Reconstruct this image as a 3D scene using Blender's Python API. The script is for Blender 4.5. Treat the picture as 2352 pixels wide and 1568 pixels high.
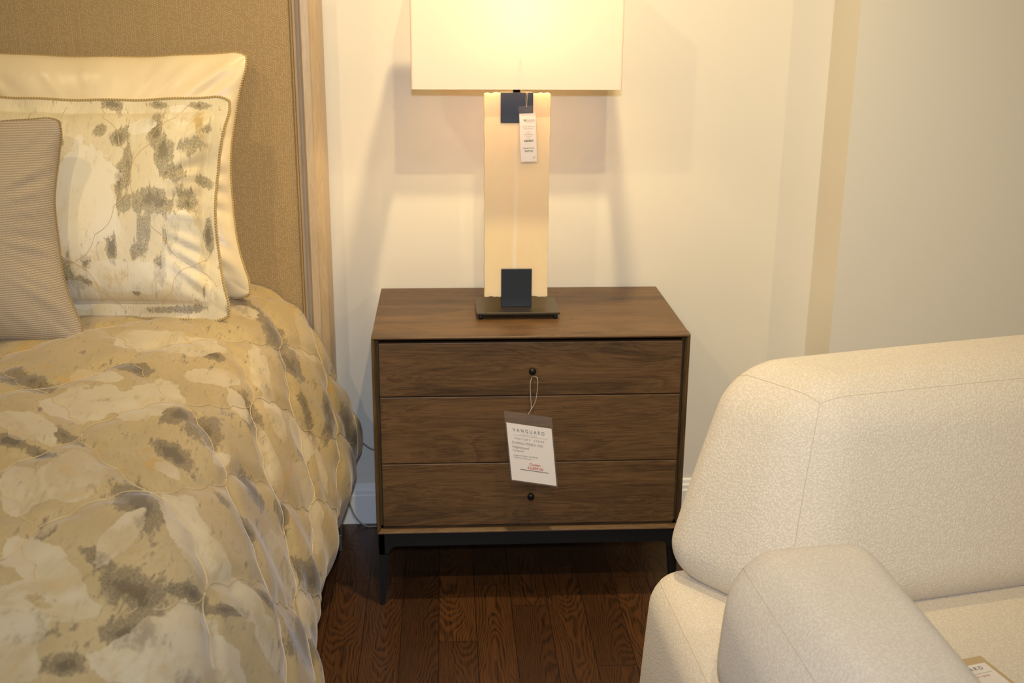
import bpy, bmesh, math, random
import numpy as np
from mathutils import Vector, Matrix
random.seed(7); RNG=np.random.RandomState(5)
scene=bpy.context.scene
for o in list(bpy.data.objects): bpy.data.objects.remove(o)
C=scene.collection

# ---------------- camera ----------------
PITCH,YAW,ROLL=.298,.0602,.0076
cam=bpy.data.cameras.new('camera'); camo=bpy.data.objects.new('camera',cam); C.objects.link(camo)
fw=Vector((math.sin(YAW)*math.cos(PITCH),math.cos(YAW)*math.cos(PITCH),-math.sin(PITCH)))
rt=Vector((math.cos(YAW),-math.sin(YAW),0)); up=rt.cross(fw)
r2=rt*math.cos(ROLL)+up*math.sin(ROLL); u2=-rt*math.sin(ROLL)+up*math.cos(ROLL)
m=Matrix((r2,u2,-fw)).transposed().to_4x4(); m.translation=Vector((.1776,-2.5772,1.4917))
camo.matrix_world=m; cam.sensor_width=36; cam.lens=39.98; cam.clip_start=.02
cam.dof.use_dof=True; cam.dof.focus_distance=2.35; cam.dof.aperture_fstop=5.6
scene.camera=camo

# ---------------- view / world / lights ----------------
scene.view_settings.view_transform='Standard'; scene.view_settings.look='None'
scene.view_settings.gamma=1; scene.view_settings.use_curve_mapping=False
scene.view_settings.exposure=0.02
w=bpy.data.worlds.new('world'); scene.world=w; w.use_nodes=True
w.node_tree.nodes['Background'].inputs[0].default_value=(1.0,.80,.50,1)
w.node_tree.nodes['Background'].inputs[1].default_value=.15
def light(name,kind,loc,power,col,radius=.03,target=None,size=None,blend=.3):
    l=bpy.data.lights.new(name,kind); l.energy=power; l.color=col; l.shadow_soft_size=radius
    o=bpy.data.objects.new(name,l); o.location=loc; C.objects.link(o)
    if kind=='SPOT':
        l.spot_size=math.radians(size); l.spot_blend=blend
        d=Vector(target)-Vector(loc); o.rotation_euler=d.to_track_quat('-Z','Y').to_euler()
    return o
WARM=(1.0,.77,.40)
light('track_spot','SPOT',(-.95,-2.264,2.78),50,WARM,.022,(.3,.4,1.1),96,.8)
light('track_spot','SPOT',(.45,-2.264,2.78),78,WARM,.022,(.5,.4,1.2),92,.9)
light('track_spot','SPOT',(2.6,-2.264,2.78),54,WARM,.022,(1.3,-.2,.7),80,.8)
light('ceiling_downlight','SPOT',(.423,-.44,2.78),128,WARM,.045,(.40,.40,.8),88,1)
light('ceiling_downlight','SPOT',(-1.3,-.8,2.78),30,WARM,.045,(-.8,-.4,.7),95,.8)
light('camera_flash','SPOT',(.178,-2.60,1.605),97,(.72,.88,1.16),.02,(.36,.3,.75),86,.9)

# ---------------- helpers ----------------
def tag(o,label=None,cat=None,group=None,kind=None):
    if label: o['label']=label
    if cat: o['category']=cat
    if group: o['group']=group
    if kind: o['kind']=kind
    return o
def empty(name,loc,label,cat,group=None):
    o=bpy.data.objects.new(name,None); o.location=loc; C.objects.link(o); o.empty_display_size=.05
    return tag(o,label,cat,group)
def link(name,me,mat,parent=None,smooth=False):
    o=bpy.data.objects.new(name,me); C.objects.link(o)
    if mat: me.materials.append(mat)
    if smooth:
        me.polygons.foreach_set('use_smooth',[True]*len(me.polygons))
    if parent:
        o.parent=parent
        M=Matrix.Identity(4); q=parent
        while q: M=Matrix.Translation(q.location)@M if False else M; q=q.parent
        off=Vector((0,0,0)); q=parent
        while q: off+=q.location; q=q.parent
        o.location=-off
    return o
def mesh(name,v,f,mat,parent=None,smooth=False):
    me=bpy.data.meshes.new(name); me.from_pydata([tuple(map(float,x)) for x in v],[],[tuple(int(i) for i in x) for x in f]); me.update()
    return link(name,me,mat,parent,smooth)
def boxes(name,bs,mat,parent=None,bev=.0,seg=2):
    bm=bmesh.new()
    for (x0,x1,y0,y1,z0,z1) in bs:
        t=bmesh.new(); bmesh.ops.create_cube(t,size=1)
        bmesh.ops.scale(t,vec=(x1-x0,y1-y0,z1-z0),verts=t.verts); bmesh.ops.translate(t,vec=((x0+x1)/2,(y0+y1)/2,(z0+z1)/2),verts=t.verts)
        if bev: bmesh.ops.bevel(t,geom=t.edges[:],offset=bev,segments=seg,profile=.5,affect='EDGES')
        tm=bpy.data.meshes.new('t'); t.to_mesh(tm); bm.from_mesh(tm); bpy.data.meshes.remove(tm); t.free()
    me=bpy.data.meshes.new(name); bm.to_mesh(me); bm.free()
    return link(name,me,mat,parent,False)
def grid_faces(nu,nv,closeu=False,closev=False):
    F=[]
    for i in range(nu if closeu else nu-1):
        for j in range(nv if closev else nv-1):
            a=i*nv+j; b=((i+1)%nu)*nv+j; c=((i+1)%nu)*nv+(j+1)%nv; d=i*nv+(j+1)%nv
            F.append((a,b,c,d))
    return F
def tube_data(P,r,seg=8,closed=False):
    P=np.asarray(P,float); n=len(P)
    T=np.roll(P,-1,0)-np.roll(P,1,0)
    if not closed: T[0]=P[1]-P[0]; T[-1]=P[-1]-P[-2]
    T/=np.maximum(np.linalg.norm(T,axis=1),1e-9)[:,None]
    N=np.zeros_like(P); ref=np.array([0,0,1.]) if abs(T[0][2])<.9 else np.array([1.,0,0])
    v=np.cross(T[0],ref); v/=np.linalg.norm(v)
    for i in range(n):
        v=v-T[i]*(v@T[i]); v/=np.linalg.norm(v); N[i]=v
    B=np.cross(T,N); a=np.linspace(0,2*np.pi,seg,endpoint=False)
    r=np.broadcast_to(np.asarray(r,float),(n,))
    V=P[:,None]+r[:,None,None]*(np.cos(a)[None,:,None]*N[:,None]+np.sin(a)[None,:,None]*B[:,None])
    F=grid_faces(n,seg,closed,True)
    if not closed: F+= [tuple(range(seg))[::-1],tuple((n-1)*seg+k for k in range(seg))]
    return V.reshape(-1,3),F,N,B
def tube(name,P,r,mat,parent=None,seg=8,closed=False):
    V,F,_,_=tube_data(P,r,seg,closed); return mesh(name,V,F,mat,parent,True)
def tubes(name,Ps,r,mat,parent=None,seg=6):
    V=[];F=[];k=0
    for P in Ps:
        v,f,_,_=tube_data(P,r,seg); V.append(v); F+=[tuple(i+k for i in q) for q in f]; k+=len(v)
    return mesh(name,np.concatenate(V),F,mat,parent,True)
def smooth_path(pts,n=40,closed=False):
    P=np.asarray(pts,float)
    out=[]; m=len(P); rng=range(m if closed else m-1)
    for i in rng:
        if closed: p0,p1,p2,p3=P[(i-1)%m],P[i],P[(i+1)%m],P[(i+2)%m]
        else: p0,p1,p2,p3=P[max(i-1,0)],P[i],P[i+1],P[min(i+2,m-1)]
        k=max(2,n//len(rng))
        for t in np.linspace(0,1,k,endpoint=False):
            out.append(.5*((2*p1)+(-p0+p2)*t+(2*p0-5*p1+4*p2-p3)*t*t+(-p0+3*p1-3*p2+p3)*t**3))
    if not closed: out.append(P[-1])
    return np.array(out)
def lathe(name,prof,mat,parent,loc,axis='y',seg=24):
    V=[];n=len(prof)
    for r,h in prof:
        for k in range(seg):
            a=2*math.pi*k/seg; x,y=r*math.cos(a),r*math.sin(a)
            V.append((loc[0]+x,loc[1]+h,loc[2]+y) if axis=='y' else (loc[0]+x,loc[1]+y,loc[2]+h))
    F=grid_faces(n,seg,False,True)+[tuple(range(seg)),tuple((n-1)*seg+k for k in range(seg))[::-1]]
    o=mesh(name,V,F,mat,parent,True); 
    bm=bmesh.new(); bm.from_mesh(o.data); bmesh.ops.recalc_face_normals(bm,faces=bm.faces); bm.to_mesh(o.data); bm.free()
    return o

# ---------------- material helpers ----------------
def srgb(r,g,b):
    f=lambda c:(c/255)/12.92 if c/255<=.04045 else ((c/255+.055)/1.055)**2.4
    return (f(r),f(g),f(b),1)
class NT:
    def __init__(s,name):
        s.m=bpy.data.materials.new(name); s.m.use_nodes=True; s.t=s.m.node_tree; s.b=s.t.nodes['Principled BSDF']
        s.out=s.t.nodes['Material Output']
    def n(s,k,**kw):
        x=s.t.nodes.new(k)
        for a,b in kw.items():
            if a.startswith('i_'):
                key=a[2:].replace('_',' '); x.inputs[int(key) if key.isdigit() else key].default_value=b
            else: setattr(x,a,b)
        return x
    def l(s,a,b): s.t.links.new(a,b)
    def math(s,op,a,b=None,c=None):
        x=s.n('ShaderNodeMath',operation=op)
        for i,v in enumerate((a,b,c)):
            if v is None: continue
            if hasattr(v,'links'): s.l(v,x.inputs[i])
            else: x.inputs[i].default_value=v
        return x.outputs[0]
    def ramp(s,f,stops,interp='LINEAR'):
        x=s.n('ShaderNodeValToRGB'); x.color_ramp.interpolation=interp
        e=x.color_ramp.elements
        while len(e)<len(stops): e.new(.5)
        for k,(p,c) in enumerate(stops): e[k].position=p; e[k].color=c if len(c)==4 else (*c,1)
        s.l(f,x.inputs[0]); return x.outputs[0]
    def mix(s,f,a,b,blend='MIX'):
        x=s.n('ShaderNodeMix',data_type='RGBA',blend_type=blend)
        for i,v in ((0,f),(6,a),(7,b)):
            if hasattr(v,'links'): s.l(v,x.inputs[i])
            else: x.inputs[i].default_value=v
        return x.outputs[2]
    def noise(s,vec,scale,detail=4,rough=.5,dist=0):
        x=s.n('ShaderNodeTexNoise'); x.inputs['Scale'].default_value=scale; x.inputs['Detail'].default_value=detail
        x.inputs['Roughness'].default_value=rough; x.inputs['Distortion'].default_value=dist
        if vec is not None: s.l(vec,x.inputs['Vector'])
        return x.outputs['Fac']
    def coord(s,scale=(1,1,1),which='Object',rot=(0,0,0),loc=(0,0,0)):
        c=s.n('ShaderNodeTexCoord'); mp=s.n('ShaderNodeMapping'); s.l(c.outputs[which],mp.inputs[0])
        mp.inputs['Scale'].default_value=scale; mp.inputs['Rotation'].default_value=rot; mp.inputs['Location'].default_value=loc
        return mp.outputs[0]
    def bump(s,h,strength,dist=.002):
        x=s.n('ShaderNodeBump'); x.inputs['Strength'].default_value=strength; x.inputs['Distance'].default_value=dist
        s.l(h,x.inputs['Height']); s.l(x.outputs[0],s.b.inputs['Normal']); return x
    def set(s,**k):
        for a,b in k.items():
            i=s.b.inputs[a.replace('_',' ')]
            if hasattr(b,'links'): s.l(b,i)
            else: i.default_value=b
        return s
def plain(name,col,rough=.5,metal=0,bumpamt=0,bscale=300,**k):
    m=NT(name); v=m.coord(); n=m.noise(v,bscale,3)
    c=m.mix(m.math('MULTIPLY',n,.12),col,tuple(x*.75 for x in col[:3])+(1,))
    m.set(Base_Color=c,Roughness=rough,Metallic=metal,**k)
    if bumpamt: m.bump(n,bumpamt,.001)
    return m.m
def wall_mat(name,col):
    m=NT(name); v=m.coord(); n=m.noise(v,2.2,3); f=m.noise(v,420,2)
    m.set(Base_Color=m.mix(m.math('MULTIPLY',n,.10),col,tuple(x*.9 for x in col[:3])+(1,)),Roughness=.62,Specular_IOR_Level=.3); m.bump(f,.12,.0006); return m.m
M_WALL=wall_mat('painted_plaster',srgb(222,216,202))
M_TRIM=plain('white_trim_paint',srgb(238,236,230),.4)

# oak floor
def floor_mat():
    m=NT('stained_oak_planks'); c=m.n('ShaderNodeTexCoord'); sp=m.n('ShaderNodeSeparateXYZ'); m.l(c.outputs['Object'],sp.inputs[0])
    X,Y=sp.outputs[0],sp.outputs[1]
    px=m.math('DIVIDE',m.math('ADD',X,.032),.092); col=m.math('FLOOR',px); fx=m.math('FRACT',px)
    wn=m.n('ShaderNodeTexWhiteNoise',noise_dimensions='1D'); m.l(col,wn.inputs['W'])
    py=m.math('DIVIDE',m.math('ADD',Y,m.math('MULTIPLY',wn.outputs['Value'],3.)),.62); row=m.math('FLOOR',py); fy=m.math('FRACT',py)
    cb=m.n('ShaderNodeCombineXYZ'); m.l(col,cb.inputs[0]); m.l(row,cb.inputs[1])
    w2=m.n('ShaderNodeTexWhiteNoise',noise_dimensions='2D'); m.l(cb.outputs[0],w2.inputs['Vector']); R=w2.outputs['Value']; RC=w2.outputs['Color']
    s2=m.n('ShaderNodeSeparateColor'); m.l(RC,s2.inputs[0])
    # cathedral rings: distance field in stretched, warped space
    lx=m.math('MULTIPLY',m.math('SUBTRACT',fx,m.math('MULTIPLY_ADD',s2.outputs[0],.9,.05)),.092)
    sg=m.math('MULTIPLY_ADD',m.math('GREATER_THAN',s2.outputs[1],.5),2.,-1.)
    cv=m.n('ShaderNodeCombineXYZ'); m.l(m.math('MULTIPLY',X,16),cv.inputs[0]); m.l(m.math('MULTIPLY',Y,4.5),cv.inputs[1]); m.l(m.math('MULTIPLY',R,40),cv.inputs[2])
    warp=m.noise(cv.outputs[0],1.,2,.45)
    d=m.math('ADD',m.math('MULTIPLY',m.math('MULTIPLY',Y,sg),m.math('MULTIPLY_ADD',s2.outputs[2],.9,.25)),m.math('MULTIPLY',m.math('MULTIPLY',lx,lx),95.))
    d=m.math('ADD',d,m.math('MULTIPLY',warp,.42))
    ring=m.math('FRACT',m.math('MULTIPLY',d,21.))
    rl=m.ramp(ring,[(0,(0,0,0)),(.35,(.12,.12,.12)),(.62,(1,1,1)),(.85,(.9,.9,.9)),(1,(0,0,0))])
    # pores
    pv=m.n('ShaderNodeCombineXYZ'); m.l(m.math('MULTIPLY',X,420),pv.inputs[0]); m.l(m.math('MULTIPLY',Y,14),pv.inputs[1]); m.l(R,pv.inputs[2])
    pore=m.noise(pv.outputs[0],1,3,.6)
    pr=m.ramp(pore,[(.42,(0,0,0)),(.62,(1,1,1))])
    f=m.math('MULTIPLY',rl,m.math('MULTIPLY_ADD',pr,.6,.4))
    base=m.mix(R,srgb(96,60,31),srgb(72,45,25)); dark=srgb(27,18,12)
    colr=m.mix(m.math('MULTIPLY',f,.85),base,dark)
    colr=m.mix(m.math('MULTIPLY',pr,.25),colr,dark)
    gx=m.math('LESS_THAN',m.math('ABSOLUTE',m.math('SUBTRACT',fx,.5)),.490); gy=m.math('LESS_THAN',m.math('ABSOLUTE',m.math('SUBTRACT',fy,.5)),.4985)
    gap=m.math('MULTIPLY',gx,gy)
    colr=m.mix(gap,srgb(30,17,10),colr)
    m.set(Base_Color=colr,Roughness=.38,Specular_IOR_Level=.4)
    h=m.math('ADD',m.math('MULTIPLY',f,-.25),gap); m.bump(h,.35,.0008)
    return m.m
M_FLOOR=floor_mat()

def wood_mat(name,ca,cb,cc,axis='x',rough=.42):
    m=NT(name); v0=m.coord((1,1,1)); 
    sc={'x':(1.6,14,14),'z':(14,14,1.6)}[axis]; sf={'x':(14,420,420),'z':(420,420,14)}[axis]
    v=m.coord(sc); vf=m.coord(sf)
    a=m.noise(v,1.1,6,.62,.9); b=m.noise(vf,1,3,.6)
    bands=m.math('FRACT',m.math('MULTIPLY',a,9.5)); bl=m.ramp(bands,[(0,(0,0,0)),(.55,(.5,.5,.5)),(.8,(1,1,1)),(1,(0,0,0))])
    c=m.mix(bl,ca,cb); c=m.mix(m.ramp(a,[(.50,(0,0,0)),(.72,(.75,.75,.75))]),c,cc)
    c=m.mix(m.ramp(b,[(.45,(0,0,0)),(.75,(.55,.55,.55))]),c,cc)
    m.set(Base_Color=c,Roughness=rough,Specular_IOR_Level=.35); m.bump(b,.12,.0005); return m.m
M_OAK=wood_mat('brown_stained_oak',srgb(110,82,52),srgb(86,62,39),srgb(46,34,22))
M_OAKV=wood_mat('brown_stained_oak_upright',srgb(100,78,48),srgb(80,60,37),srgb(46,34,22),'z')
M_BLACK=plain('blackened_metal',srgb(38,38,38),.45,.6)
M_KNOB=plain('dark_bronze_knob',srgb(40,36,32),.35,.7)
M_SHADOWGAP=plain('dark_recess',srgb(36,27,20),.8)

# =============== room ===============
def struct(o): o['kind']='structure'; return o
def slab(name,x0,x1,y0,y1,z0,z1,mat): return struct(boxes(name,[(x0,x1,y0,y1,z0,z1)],mat))
slab('floor',-3.2,3.6,-4.2,.6,-.05,0,M_FLOOR)
slab('wall_back',-3.2,1.205,.486,.60,0,2.85,M_WALL)
slab('wall_right',1.205,3.6,.286,.60,0,2.85,M_WALL)
def baseboard(name,pts):
    prof=[(0,0),(.015,0),(.015,.088),(.012,.092),(.012,.103),(.008,.108),(.006,.118),(0,.122)]
    V=[];F=[];k=len(prof)
    for (x,y,nx,ny) in pts:
        for d,z in prof: V.append((x+nx*d,y+ny*d,z))
    for i in range(len(pts)-1):
        for j in range(k-1): F.append((i*k+j,(i+1)*k+j,(i+1)*k+j+1,i*k+j+1))
    F+=[tuple(range(k)),tuple((len(pts)-1)*k+j for j in range(k))[::-1]]
    o=mesh(name,V,F,M_TRIM); bm=bmesh.new(); bm.from_mesh(o.data); bmesh.ops.recalc_face_normals(bm,faces=bm.faces); bm.to_mesh(o.data); bm.free(); return struct(o)
baseboard('baseboard_back',[(-3.2,.486,0,-1),(1.205,.486,-1,-1)])
baseboard('baseboard_right',[(1.205,.486,-1,-1),(1.205,.286,-1,-1),(3.6,.286,0,-1)])

# =============== nightstand ===============
W,D,H,ZB=.762,.466,.7115,.1985
ns=empty('nightstand',(W/2,D/2,0),'dark brown wooden nightstand with three drawers on black metal legs, between bed and sofa','nightstand')
T=.0155
boxes('top_panel',[(.0004,W-.0004,.030,D,H-T,H)],M_OAK,ns,.0008,1)
boxes('side_panel',[(0,T,.030,D,ZB+.002,H-T+.001)],M_OAKV,ns,.0008,1)
boxes('side_panel',[(W-T,W,.030,D,ZB+.002,H-T+.001)],M_OAKV,ns,.0008,1)
boxes('bottom_panel',[(.0004,W-.0004,.030,D,ZB,ZB+T-.002)],M_OAK,ns,.0008,1)
def front_frame():
    # mitred frame whose face slopes back toward the drawers
    prof=[(0,.0305),(0,.003),(.0012,.0010),(.0030,0),(.0050,.0006),(.0066,.0022),(.0105,.0105),(.0105,.016)]
    corners_=[(0,ZB,1,1),(W,ZB,-1,1),(W,H,-1,-1),(0,H,1,-1)]
    for nm,(a,b),mt in (('bottom_rail',(0,1),M_OAK),('front_stile',(1,2),M_OAKV),('top_rail',(2,3),M_OAK),('front_stile',(3,0),M_OAKV)):
        V=[]
        for c in (a,b):
            x,z,sx,sz=corners_[c]
            for d,y in prof: V.append((x+sx*d,y,z+sz*d))
        k=len(prof); F=[(i,i+1,k+i+1,k+i) for i in range(k-1)]
        o=mesh(nm,V,F,mt,ns); bm=bmesh.new(); bm.from_mesh(o.data); bmesh.ops.recalc_face_normals(bm,faces=bm.faces)
        if bm.faces[2].normal.y>0: bmesh.ops.reverse_faces(bm,faces=bm.faces)
        bm.to_mesh(o.data); bm.free()
front_frame()
boxes('back_panel',[(T,W-T,D-.012,D-.002,ZB+T,H-T)],M_SHADOWGAP,ns)
dz=[(.5592,.6930),(.3852,.5568),(.2165,.3828)]
for i,(z0,z1) in enumerate(dz):
    dr=boxes('drawer',[(T+.0010,W-T-.0010,.0105,.028,z0,z1),(T+.02,W-T-.02,.028,.42,z0+.015,z1-.02)],M_OAK,ns,.0015,2)
    lathe('knob',[(.0035,0),(.004,-.008),(.005,-.012),(.008,-.014),(.0090,-.0175),(.0084,-.021),(.005,-.0232),(.001,-.0238)],M_KNOB,dr,(.382,.0085,(z0+z1)/2))
    o=C.objects[-1]
# base frame with curved corner brackets
def base_frame():
    bm=bmesh.new(); t=.014
    def rail(p0,p1,L,nrm):
        # profile in (s,z) extruded along normal
        R=.022; lw0=.024; lw1=.013; zt=ZB; za=ZB-.034
        pts=[(0,zt),(L,zt),(L,za-.05)]
        arc=[(L-lw0-R*(1-math.sin(a))+0, za-R*(1-math.cos(a))) for a in np.linspace(math.pi/2,0,8)]
        pts=[(0,zt),(L,zt),(L,za-R),(L-lw0,za-R)]+[(L-lw0-R+R*math.cos(a),za-R+R*math.sin(a)) for a in np.linspace(0,math.pi/2,8)][1:]
        pts+=[(lw0+R-R*math.cos(a),za-R+R*math.sin(a)) for a in np.linspace(math.pi/2,0,8)]+[(0,za-R)]
        p0=Vector(p0); d=(Vector(p1)-p0).normalized(); nn=Vector(nrm)*t
        a=[bm.verts.new((p0+d*s+Vector((0,0,z)))) for s,z in pts]; b=[bm.verts.new((p0+d*s+Vector((0,0,z))+nn)) for s,z in pts]
        bm.faces.new(a); bm.faces.new(b[::-1]); n=len(a)
        for k in range(n): bm.faces.new((a[k],b[k],b[(k+1)%n],a[(k+1)%n]))
    g=.004
    rail((g,g,0),(W-g,g,0),W-2*g,(0,1,0)); rail((g,D-g,0),(W-g,D-g,0),W-2*g,(0,-1,0))
    rail((g,g,0),(g,D-g,0),D-2*g,(1,0,0)); rail((W-g,g,0),(W-g,D-g,0),D-2*g,(-1,0,0))
    bmesh.ops.recalc_face_normals(bm,faces=bm.faces)
    me=bpy.data.meshes.new('apron_frame'); bm.to_mesh(me); bm.free(); return link('apron_frame',me,M_BLACK,ns)
base_frame()
for sx,sy in ((0,0),(1,0),(0,1),(1,1)):
    x=.004 if sx==0 else W-.004; y=.004 if sy==0 else D-.004; dx=1 if sx==0 else -1; dy=1 if sy==0 else -1
    z1=ZB-.054
    V=[];
    for z,wd in ((z1,.024),(.004,.013)):
        V+=[(x,y,z),(x+dx*wd,y,z),(x+dx*wd,y+dy*wd,z),(x,y+dy*wd,z)]
    lg=mesh('leg',V,[(0,1,2,3),(4,5,6,7),(0,1,5,4),(1,2,6,5),(2,3,7,6),(3,0,4,7)],M_BLACK,ns)
    bm=bmesh.new(); bm.from_mesh(lg.data); bmesh.ops.recalc_face_normals(bm,faces=bm.faces); bm.to_mesh(lg.data); bm.free()
    lathe('foot_glide',[(.003,-.001),(.005,.001),(.005,.003),(.003,.0045)],plain('nickel_glide',srgb(150,150,150),.3,.8) if (sx,sy)==(0,0) else bpy.data.materials['nickel_glide'],lg,(x+dx*.0065,y+dy*.0065,.0012),'z',12)

# =============== lamp ===============
lp=empty('table_lamp',(.353,.215,H),'lit table lamp with white rectangular shade and cream alabaster column on the nightstand','lamp')
PB=plain('dark_bronze_plate',srgb(84,72,52),.33,.75)
BLK=plain('blue_black_steel',srgb(46,50,56),.42,.35)
boxes('base_plate',[(.253,.461,.142,.292,.724,.730)],PB,lp,.001,2)
for fx in (.264,.450):
    for fy in (.152,.282): lathe('foot',[(.005,0),(.006,.004),(.006,.0128)],M_BLACK,lp,(fx,fy,H),'z',14)
boxes('lower_bracket',[(.3165,.3935,.197,.233,.730,.828)],BLK,lp,.0012,2)
boxes('upper_bracket',[(.3135,.3915,.197,.233,1.190,1.2615)],BLK,lp,.0012,2)
STX,STZ=.351,.78
def alabaster():
    m=NT('cream_alabaster'); v=m.coord((1,1,.35)); a=m.noise(v,9,5,.6,1.2)
    vein=m.math('ABSOLUTE',m.math('SUBTRACT',m.noise(m.coord((1,1,.4)),4.2,3,.5,.6),.5))
    vf=m.ramp(vein,[(0,(.7,.7,.7)),(.025,(0,0,0))])
    c=m.mix(a,srgb(244,222,180),srgb(236,210,166)); c=m.mix(m.math('MULTIPLY',vf,.35),c,srgb(236,220,188))
    g=m.n('ShaderNodeTexCoord'); q=m.n('ShaderNodeSeparateXYZ'); m.l(g.outputs['Object'],q.inputs[0])
    wob=m.math('MULTIPLY',m.math('SUBTRACT',m.noise(m.coord((8,8,9)),1,3),.5),.016)
    # object origin sits at the lamp's centre line
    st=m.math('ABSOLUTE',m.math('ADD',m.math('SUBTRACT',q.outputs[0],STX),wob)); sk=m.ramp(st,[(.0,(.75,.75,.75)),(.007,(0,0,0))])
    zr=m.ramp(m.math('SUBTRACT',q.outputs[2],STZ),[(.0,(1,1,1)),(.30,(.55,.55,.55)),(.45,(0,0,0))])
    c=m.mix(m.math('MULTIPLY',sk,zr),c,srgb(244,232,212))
    m.set(Base_Color=c,Roughness=.3,Subsurface_Weight=.35,Subsurface_Radius=(.05,.035,.018),Subsurface_Scale=.6); return m.m
def stone():
    nx,nz,ny=26,46,5; x0,x1,y0,y1,z0,z1=.2745,.4335,.2015,.2365,.754,1.2595
    V=[];F=[]; rr=np.random.RandomState(3)
    xs=np.linspace(x0,x1,41); zs=np.linspace(z0,z1,121)
    chipT=rr.rand(41)*.0032; chipB=rr.rand(41)*.0035
    def P(i,k,y):
        z=zs[k]; 
        if k==0: z+=chipB[i]
        if k==len(zs)-1: z-=chipT[i]
        e=0
        x=xs[i]+(.0006*math.sin(z*90+i) if i in(0,40) else 0)
        return (x,y,z)
    n=len(xs);k2=len(zs)
    fr=[P(i,k,y0) for i in range(n) for k in range(k2)]; bk=[P(i,k,y1) for i in range(n) for k in range(k2)]
    V=fr+bk; o=n*k2
    for i in range(n-1):
        for k in range(k2-1):
            a=i*k2+k; F.append((a,a+k2,a+k2+1,a+1)); F.append((o+a,o+a+1,o+a+k2+1,o+a+k2))
    for i in range(n-1):
        a=i*k2; F.append((a,o+a,o+a+k2,a+k2)); a=i*k2+k2-1; F.append((a,a+k2,o+a+k2,o+a))
    for k in range(k2-1):
        a=k; F.append((a,a+1,o+a+1,o+a)); a=(n-1)*k2+k; F.append((a,o+a,o+a+1,a+1))
    o=mesh('stone_column',V,F,alabaster(),lp); md=o.modifiers.new('b','BEVEL'); md.width=.0012; md.segments=2; md.limit_method='ANGLE'; md.angle_limit=1.0
stone()
lathe('neck',[(.009,1.2615),(.009,1.272),(.013,1.274),(.013,1.285),(.008,1.287),(.008,1.345)],M_BLACK,lp,(.3525,.215,0),'z',20)
lathe('socket',[(.012,1.345),(.018,1.352),(.018,1.395),(.014,1.400)],plain('brass_socket',srgb(150,120,70),.35,.8),lp,(.3525,.215,0),'z',20)
bm_=NT('glowing_bulb'); bm_.set(Base_Color=(1,.9,.7,1),Emission_Color=(1,.80,.42,1),Emission_Strength=145.)
lathe('bulb',[(.012,1.398),(.014,1.41),(.024,1.43),(.030,1.45),(.029,1.468),(.020,1.484),(.006,1.491),(.001,1.492)],bm_.m,lp,(.3525,.215,0),'z',24)
def shade_mat():
    m=NT('white_linen_shade'); v=m.coord((1,1,1)); wv=m.noise(m.coord((60,60,900)),1,2); wh=m.noise(m.coord((900,900,40)),1,2)
    f=m.math('ADD',m.math('MULTIPLY',wv,.5),m.math('MULTIPLY',wh,.5))
    c=m.mix(m.math('MULTIPLY',f,.2),srgb(240,220,204),srgb(222,200,180))
    d=m.n('ShaderNodeBsdfDiffuse'); t=m.n('ShaderNodeBsdfTranslucent'); m.l(c,d.inputs[0]); t.inputs[0].default_value=(1,.74,.52,1)
    mx=m.n('ShaderNodeMixShader'); mx.inputs[0].default_value=.07; m.l(d.outputs[0],mx.inputs[1]); m.l(t.outputs[0],mx.inputs[2]); m.l(mx.outputs[0],m.out.inputs[0]); return m.m
def shade():
    x0,x1,y0,y1,z0,z1=.103,.588,.085,.325,1.2775,1.561; R=.006
    ring=[]
    for cx,cy,a0 in ((x1-R,y0+R,-90),(x1-R,y1-R,0),(x0+R,y1-R,90),(x0+R,y0+R,180)):
        for a in np.linspace(a0,a0+90,5): ring.append((cx+R*math.cos(math.radians(a)),cy+R*math.sin(math.radians(a))))
    n=len(ring); zs=[z0,z0+.0005,z0+.011,z0+.012,z1-.012,z1]; V=[(x,y,z) for z in zs for x,y in ring]; F=grid_faces(len(zs),n,False,True)
    s=mesh('lamp_shade',V,F,shade_mat(),lp)
    # hem binding
    me=[]; 
    for nm,za,zb in (('trim_band',z1-.006,z1+.0005),):
        V=[];g=.0012
        cx,cy=(x0+x1)/2,(y0+y1)/2
        for off,z in ((g,za),(g,zb),(-g,zb),(-g,za)):
            for x,y in ring: V.append((x+math.copysign(off,x-cx),y+math.copysign(off,y-cy),z))
        mesh(nm,V,grid_faces(4,n,True,True),bpy.data.materials['white_linen_shade'],s)
    sp=[np.array([[.3525,.215,1.345],[x,y,1.345]]) for x,y in ((x0+.002,.215),(x1-.002,.215),(.3525,y0+.002),(.3525,y1-.002))]
    tubes('spider',sp,.0016,M_BLACK,lp)
    h=smooth_path([(.3525-.012,.215,1.35),(.3525-.05,.215,1.40),(.3525-.05,.215,1.48),(.3525-.02,.215,1.53),(.3525,.215,1.54),(.3525+.02,.215,1.53),(.3525+.05,.215,1.48),(.3525+.05,.215,1.40),(.3525+.012,.215,1.35)],64)
    tube('harp',h,.0015,M_BLACK,lp)
shade()
# power cord on the wall behind the nightstand
M_CORD=plain('pale_clear_cord',srgb(150,138,118),.35)
cordm=tube('power_cord',smooth_path([(.34,.27,.729),(.345,.32,.714),(.33,.40,.7145),(.32,.452,.716),(.31,.476,.70),(.28,.4775,.5),(.14,.477,.34),(.02,.477,.245),(-.035,.474,.232),(-.085,.46,.27),(-.16,.47,.26),(-.17,.462,.18),(-.115,.455,.09),(-.092,.455,.03),(-.06,.448,.004),(-.02,.448,.003),(.1,.45,.003)],160),.0022,M_CORD,lp)
boxes('cord_plug',[(-.004,.018,.462,.485,.205,.236)],M_BLACK,cordm,.004,2)

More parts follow.
